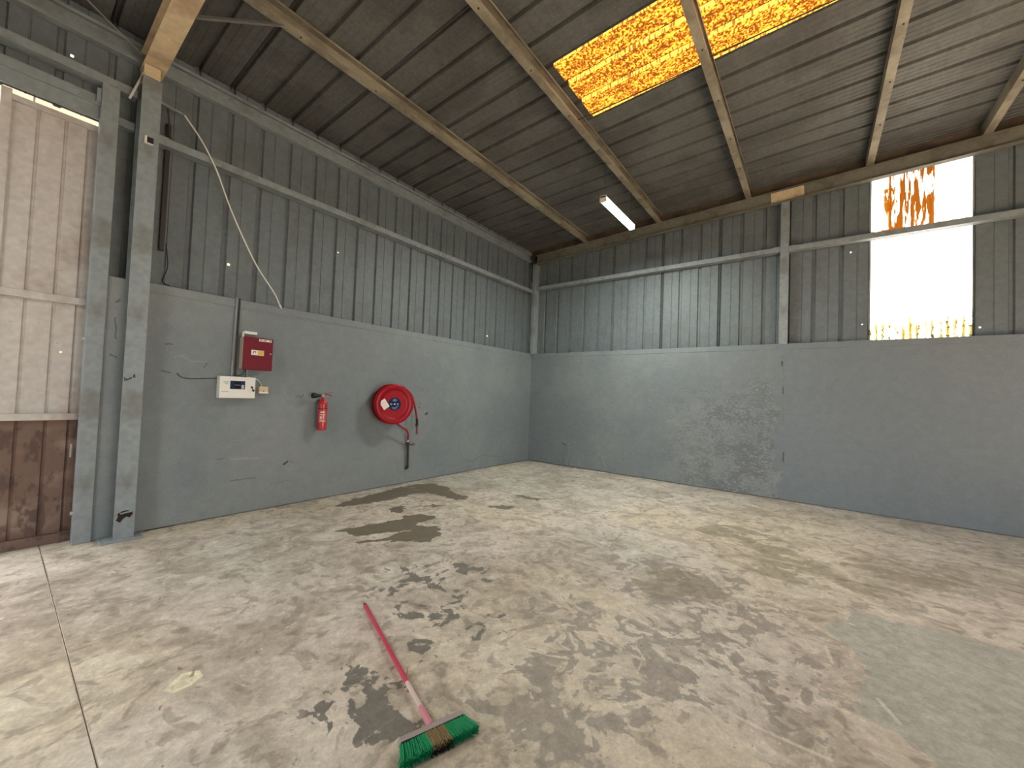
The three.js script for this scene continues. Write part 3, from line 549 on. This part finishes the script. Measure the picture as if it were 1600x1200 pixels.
// ---------------------------------------------------------------- fire extinguisher
{
  const t = thing('fire_extinguisher', 'small red fire extinguisher with black horn hung on the wall', 'extinguisher', [0.1, 0.94, 4.98]);
  const R = 0.057, pts = [[0, 0], [R * 0.85, 0], [R, 0.012], [R, 0.335], [R * 0.97, 0.355], [R * 0.8, 0.385], [R * 0.5, 0.41], [0.022, 0.42], [0.022, 0.44], [0, 0.44]].map(([a, b]) => new THREE.Vector2(a, b));
  const cyl = part(t, 'cylinder', new THREE.LatheGeometry(pts, 40), phys({ color: 0xb01c28, roughness: 0.35, clearcoat: 0.4 }));
  const arc = (r, y0, y1, a0, a1) => new THREE.CylinderGeometry(r, r, y1 - y0, 20, 1, true, a0, a1 - a0).translate(0, (y0 + y1) / 2, 0);
  part(cyl, 'instruction_label', arc(R + 0.0008, 0.1, 0.265, 0.2, 2.0), std({ color: 0xc0504f, roughness: 0.6 }), 'pale printed label');
  part(cyl, 'printed_marks', merge([[0.235, 0.25, 0.65, 1.55], [0.205, 0.215, 0.55, 1.75], [0.15, 0.19, 0.6, 1.0], [0.16, 0.2, 1.2, 1.45], [0.12, 0.128, 0.55, 1.65], [0.136, 0.142, 0.55, 1.65]].map(([a, b, c, d]) => arc(R + 0.0014, a, b, c, d))), std({ color: 0xe6c8bc, roughness: 0.6 }));
  part(cyl, 'neck_band', arc(R + 0.001, 0.285, 0.297, 0, Math.PI * 2), std({ color: 0x4a0a10, roughness: 0.5 }));
  part(t, 'valve', merge([rod([0, 0.43, 0], [0, 0.485, 0], 0.017, 0.014, 16), rod([0, 0.46, 0], [0, 0.46, 0.05], 0.012, 0.012, 12)]), M.zinc);
  part(t, 'upper_lever', bar([0, 0.48, 0.01], [0.01, 0.515, -0.12], 0.016, 0.005, [1, 0, 0]), M.red); part(t, 'lower_lever', tube([[0, 0.475, 0], [0.005, 0.478, -0.05], [0.01, 0.46, -0.115]], 0.006, 20, 8), M.red);
  const hp = [[0, 0], [0.013, 0], [0.02, 0.03], [0.032, 0.075], [0.036, 0.08], [0.036, 0.115], [0.03, 0.116], [0, 0.105]].map(([a, b]) => new THREE.Vector2(a, b));
  part(t, 'discharge_horn', new THREE.LatheGeometry(hp, 24).rotateX(Math.PI / 2).translate(0, 0.46, 0.03), M.black);
  part(t, 'wall_hook', box(-0.1, -0.05, 0.36, 0.4, -0.015, 0.015), M.darkSteel);
}

// ---------------------------------------------------------------- fire hose reel, swung a little towards the room
{
  const t = thing('fire_hose_reel', 'round red fire hose reel with dark blue centre label', 'hose reel', [0.02, 1.3, 3.93]);
  const drum = new THREE.Group(); drum.name = 'drum'; drum.rotation.y = -0.2; drum.position.set(0.1, 0, 0); t.add(drum);
  const lathe = (l) => new THREE.LatheGeometry(l.map(([a, b]) => new THREE.Vector2(a, b)), 72).rotateZ(-Math.PI / 2);
  part(drum, 'front_disc', lathe([[0, 0.142], [0.19, 0.142], [0.205, 0.145], [0.22, 0.152], [0.238, 0.16], [0.262, 0.165], [0.286, 0.163], [0.302, 0.156], [0.304, 0.149], [0.298, 0.142], [0.28, 0.14], [0.18, 0.128], [0, 0.128]]), M.red);
  part(drum, 'rear_disc', lathe([[0, 0], [0.28, 0], [0.3, 0.004], [0.304, 0.014], [0.298, 0.022], [0.27, 0.014], [0, 0.014]]), M.red);
  part(drum, 'hose_coil', merge([0.036, 0.064, 0.092, 0.118].map((x) => new THREE.TorusGeometry(0.268, 0.016, 10, 60).rotateY(Math.PI / 2).translate(x, 0, 0)).concat([lathe([[0.1, 0.014], [0.262, 0.014], [0.262, 0.128], [0.1, 0.128]])])), M.redHose);
  const lab = part(drum, 'centre_label', lathe([[0, 0.1435], [0.1, 0.1435], [0.1, 0.142]]), phys({ color: 0x0f1e42, roughness: 0.55, specularIntensity: 0.3 }), 'round dark blue label with pale print');
  const rr = (y, z, w, h) => box(0.1436, 0.1445, y - h / 2, y + h / 2, z - w / 2, z + w / 2);
  part(lab, 'hub_dot', lathe([[0, 0.15], [0.01, 0.149], [0.012, 0.143]]), M.white);
  part(lab, 'printed_marks', merge([rr(0.072, 0, 0.05, 0.008), rr(0.058, 0, 0.07, 0.006), rr(0.045, 0, 0.06, 0.006), rr(0.0, 0.055, 0.03, 0.024), rr(0.0, -0.05, 0.025, 0.024), rr(-0.034, -0.045, 0.04, 0.007), rr(-0.05, 0, 0.09, 0.005), rr(-0.062, 0, 0.08, 0.005), rr(-0.074, 0, 0.06, 0.005)]), std({ color: 0x8090b4, roughness: 0.5 }));
  const tag = part(drum, 'paper_tag', new THREE.BoxGeometry(0.002, 0.14, 0.1).rotateX(0.62).rotateZ(0.0).translate(0.152, -0.004, 0.165), M.white, 'cream paper tag stuck on at a slant');
  part(tag, 'printed_marks', merge([-0.04, -0.02, 0.0, 0.02, 0.04].map((y) => new THREE.BoxGeometry(0.0008, 0.004, 0.066).translate(0.0012, y, 0).rotateX(0.62).translate(0.1522, -0.004, 0.165))), std({ color: 0xb8ae98, roughness: 0.7 }));
  part(t, 'swing_bracket', merge([box(-0.02, 0.1, -0.03, 0.03, -0.03, 0.03), box(-0.02, -0.012, -0.18, 0.18, -0.05, 0.05)]), M.red);
  part(t, 'hose_end', tube([[0.13, 0.27, -0.2], [0.13, 0.14, -0.37], [0.13, 0.0, -0.43], [0.13, -0.14, -0.475], [0.13, -0.25, -0.5]], 0.015, 40, 12), M.redHose);
  part(t, 'hose_clamp', merge([rod([0.13, -0.24, -0.498], [0.13, -0.34, -0.506], 0.021, 0.021, 14), rod([0.13, -0.325, -0.5], [0.13, -0.355, -0.506], 0.026, 0.026, 14)]), M.black);
  part(t, 'nozzle', merge([rod([0.13, -0.35, -0.506], [0.13, -0.475, -0.512], 0.02, 0.017, 14), rod([0.13, -0.475, -0.512], [0.13, -0.49, -0.513], 0.024, 0.024, 14)]), std({ color: 0x8c5148, roughness: 0.6 }));
  part(t, 'feed_hose', tube([[0.12, -0.26, -0.05], [0.13, -0.32, -0.13], [0.13, -0.38, -0.23], [0.12, -0.42, -0.31], [0.1, -0.48, -0.36], [0.07, -0.56, -0.385], [0.06, -0.59, -0.39]], 0.015, 50, 12), M.redHose);
  const p = thing('water_pipe', 'dark water pipe and stop valve below the hose reel', 'pipe', [0.04, 0.26, 3.49]);
  part(p, 'riser', rod([0, 0.01, 0], [0.005, 0.37, 0.012], 0.017, 0.017, 14), M.darkSteel);
  part(p, 'elbow', merge([tube([[0, 0.03, 0], [-0.005, 0.0, 0], [-0.03, -0.015, 0.004], [-0.06, -0.015, 0.004]], 0.021, 16, 10)]), M.darkSteel);
  part(p, 'valve', merge([rod([0.005, 0.35, 0.012], [0.006, 0.42, 0.018], 0.026, 0.022, 14), rod([0.006, 0.375, 0.012], [0.03, 0.37, -0.06], 0.009, 0.009, 10)]), M.darkSteel);
  part(p, 'coupling', rod([0.006, 0.415, 0.02], [0.022, 0.47, 0.04], 0.019, 0.017, 14), M.white, 'white hose coupling');
  part(p, 'handwheel', new THREE.TorusGeometry(0.02, 0.006, 8, 18).rotateY(1.2).translate(0.034, 0.372, -0.068), M.redHose);
}

// ---------------------------------------------------------------- small tap stub low on the right wall
{
  const t = thing('tap_stub', 'painted pipe stubs low on the right wall near the corner', 'pipe', [1.0, 0.45, 0]);
  part(t, 'stub', rod([-0.01, 0.05, -0.01], [-0.015, 0.045, 0.06], 0.026, 0.028, 16), M.steel); part(t, 'bore', rod([-0.015, 0.045, 0.061], [-0.015, 0.045, 0.062], 0.018, 0.018, 14), M.black);
  part(t, 'stub', rod([0.07, 0.03, -0.01], [0.085, 0.035, 0.05], 0.018, 0.02, 14), M.steel); part(t, 'cover', box(-0.04, 0.07, -0.44, -0.02, -0.01, 0.012, 0.01), M.wallRight);
}

// ---------------------------------------------------------------- batten light
function batten(label, z, inView) {
  const L = 1.14, t = thing('batten_light', label, 'lamp', [2.87, 4.36, z], 'batten lights hung from the third purlin');
  const end = (q) => new THREE.Shape([[-0.05, 0.045], [-0.05, 0.0], [-0.04, -0.035], [-0.02, -0.05], [0.02, -0.05], [0.04, -0.035], [0.05, 0.0], [0.05, 0.045]].map(([a, b]) => new THREE.Vector2(a * q, b * q)));
  part(t, 'housing', pull('z', [[-0.052, 0.02], [0.052, 0.02], [0.04, 0.05], [-0.04, 0.05]], -L / 2, L / 2), M.white);
  const g = new THREE.ExtrudeGeometry(new THREE.Shape([[-0.05, 0.019], [-0.05, 0.0], [-0.04, -0.035], [-0.02, -0.048], [0.02, -0.048], [0.04, -0.035], [0.05, 0.0], [0.05, 0.019]].map(([a, b]) => new THREE.Vector2(a, b))), { depth: L - 0.04, bevelEnabled: false }).translate(0, 0, -L / 2 + 0.02);
  part(t, 'diffuser', g, std({ color: 0xffffff, emissive: 0xeafff2, emissiveIntensity: 1.2, roughness: 0.5 }), 'glowing white diffuser');
  for (const s of [-1, 1]) part(t, 'end_cap', box(-0.053, 0.053, -0.05, 0.05, s > 0 ? L / 2 - 0.02 : -L / 2, s > 0 ? L / 2 : -L / 2 + 0.02, 0.01), M.white);
  for (const s of [-1, 1]) part(t, 'hanging_wire', rod([0, 0.05, s * 0.5], [0, 0.565, s * 0.5], 0.003, 0.003, 6), M.darkSteel);
  const l = new THREE.RectAreaLight(0xf6fff6, 52, 0.1, L); l.position.set(0, -0.052, 0); l.rotation.x = -Math.PI / 2; t.add(l); l.name = 'lamp_light';
}
batten('lit white batten light hanging below the third roof purlin', 1.92);
batten('lit batten light behind the camera in the second bay', 10.2);

// ---------------------------------------------------------------- broom
{
  const t = thing('broom', 'green bristled broom with worn red handle lying on the floor', 'broom', [4.005, 0, 6.428]);
  t.rotation.y = Math.atan2(-0.329, 0.947);                          // local +x runs from the handle to the bristles
  const L = 1.15, hy = (s) => 0.014 + 0.028 * (1 - s / L);
  part(t, 'handle', rod([-0.05 - L, 0.013, 0], [-0.33, 0.025, 0], 0.012, 0.0125, 16), phys({ color: 0xb83a52, roughness: 0.4, clearcoat: 0.3 }), 'red plastic coated handle');
  part(t, 'bare_section', rod([-0.33, 0.025, 0], [-0.135, 0.029, 0], 0.0105, 0.0105, 16), std({ color: 0xcbb6ac, roughness: 0.6 }), 'bare pale stretch of handle');
  part(t, 'coating_flap', bar([-0.37, 0.027, -0.01], [-0.42, 0.033, -0.035], 0.02, 0.002, [0, 1, 0]), M.red, 'torn flap of red coating');
  part(t, 'socket', rod([-0.14, 0.029, 0], [-0.012, 0.03, 0], 0.0125, 0.017, 16), std({ color: 0xc9808c, roughness: 0.45 }));
  part(t, 'hanging_cap', rod([-0.05 - L, 0.013, 0], [-0.08 - L, 0.012, 0], 0.0135, 0.008, 14), M.darkSteel);
  part(t, 'block', (() => { const g = new RoundedBoxGeometry(0.034, 0.036, 0.3, 3, 0.01); g.translate(0.002, 0.03, 0); return g; })(), std({ color: 0x9b8c88, roughness: 0.5 }), 'grey plastic brush block');
  part(t, 'seam', box(0.0165, 0.021, 0.015, 0.046, -0.144, 0.144), M.black);
  const strand = (z, y, len, k) => {
    const fl = (z / 0.15) ** 3 * 0.03 + (rnd() - 0.5) * 0.014, y1 = clamp(y * 1.3 - 0.012 + (rnd() - 0.5) * 0.01, 0.003, 0.06), mid = [0.02 + len * 0.5, y + (y1 - y) * 0.4, z + fl * 0.35];
    return tube([[0.016, y, z], mid, [0.02 + len, y1, z + fl]], k, 3, 4);
  };
  const tuft = (za, zb, n, name, mat, label, y0 = 0.015, dy = 0.03) => { const l = []; for (let i = 0; i < n; i++) { const z = za + (zb - za) * rnd(); l.push(strand(z, y0 + dy * rnd(), 0.074 + 0.016 * rnd(), 0.0019)); } const m = part(t, name, merge(l), mat, label); m.userData.kind = 'stuff'; };
  const green = std({ color: 0x0f8f5c, roughness: 0.5 }), sand = std({ color: 0x8d7550, roughness: 0.7 });
  tuft(0.035, 0.148, 420, 'green_bristles', green, 'green bristles'); tuft(-0.148, -0.045, 420, 'green_bristles', green, 'green bristles'); tuft(-0.05, 0.04, 170, 'sandy_bristles', sand, 'sandy brown bristles', 0.03, 0.016); tuft(-0.055, 0.045, 220, 'dark_bristles', std({ color: 0x2b2118, roughness: 0.8 }), 'lower layer of dark brown bristles', 0.012, 0.022);  // lower strands of the middle tuft are coloured darker
}

// ---------------------------------------------------------------- outside
{
  const g = thing('outside_ground', 'pale concrete yard outside the open doors', 'ground'); g.userData.kind = 'structure';
  part(g, 'yard', merge([box(-40, -0.6, -0.3, -0.06, -40, 60), box(-0.6, FAR + 0.15, -0.3, -0.06, 13.9, 60), box(FAR + 0.15, 60, -0.3, -0.06, -40, 60), box(-0.6, FAR + 0.15, -0.3, -0.06, -40, -0.2)]), std({ color: 0x69645c, roughness: 0.9 }));
  const b = thing('neighbour_building', 'cream building across the yard glimpsed over the door', 'building', [-11, 0, 9]);
  part(b, 'facade', box(-4, 0, 0, 9.5, -14, 14), std({ color: 0x3c3022, roughness: 0.85 })); part(b, 'parapet', box(-4.2, 0.15, 9.5, 9.8, -14.2, 14.2), std({ color: 0x3a3126, roughness: 0.85 }));
}

const renderer = new THREE.WebGLRenderer({ antialias: true });
renderer.toneMapping = THREE.LinearToneMapping;
renderer.toneMappingExposure = EXPOSURE;
renderer.shadowMap.enabled = true;
scene.traverse((o) => { if (o.isMesh) { o.castShadow = true; o.receiveShadow = true; } if (o.isDirectionalLight) o.castShadow = true; });
renderer.render(scene, camera);
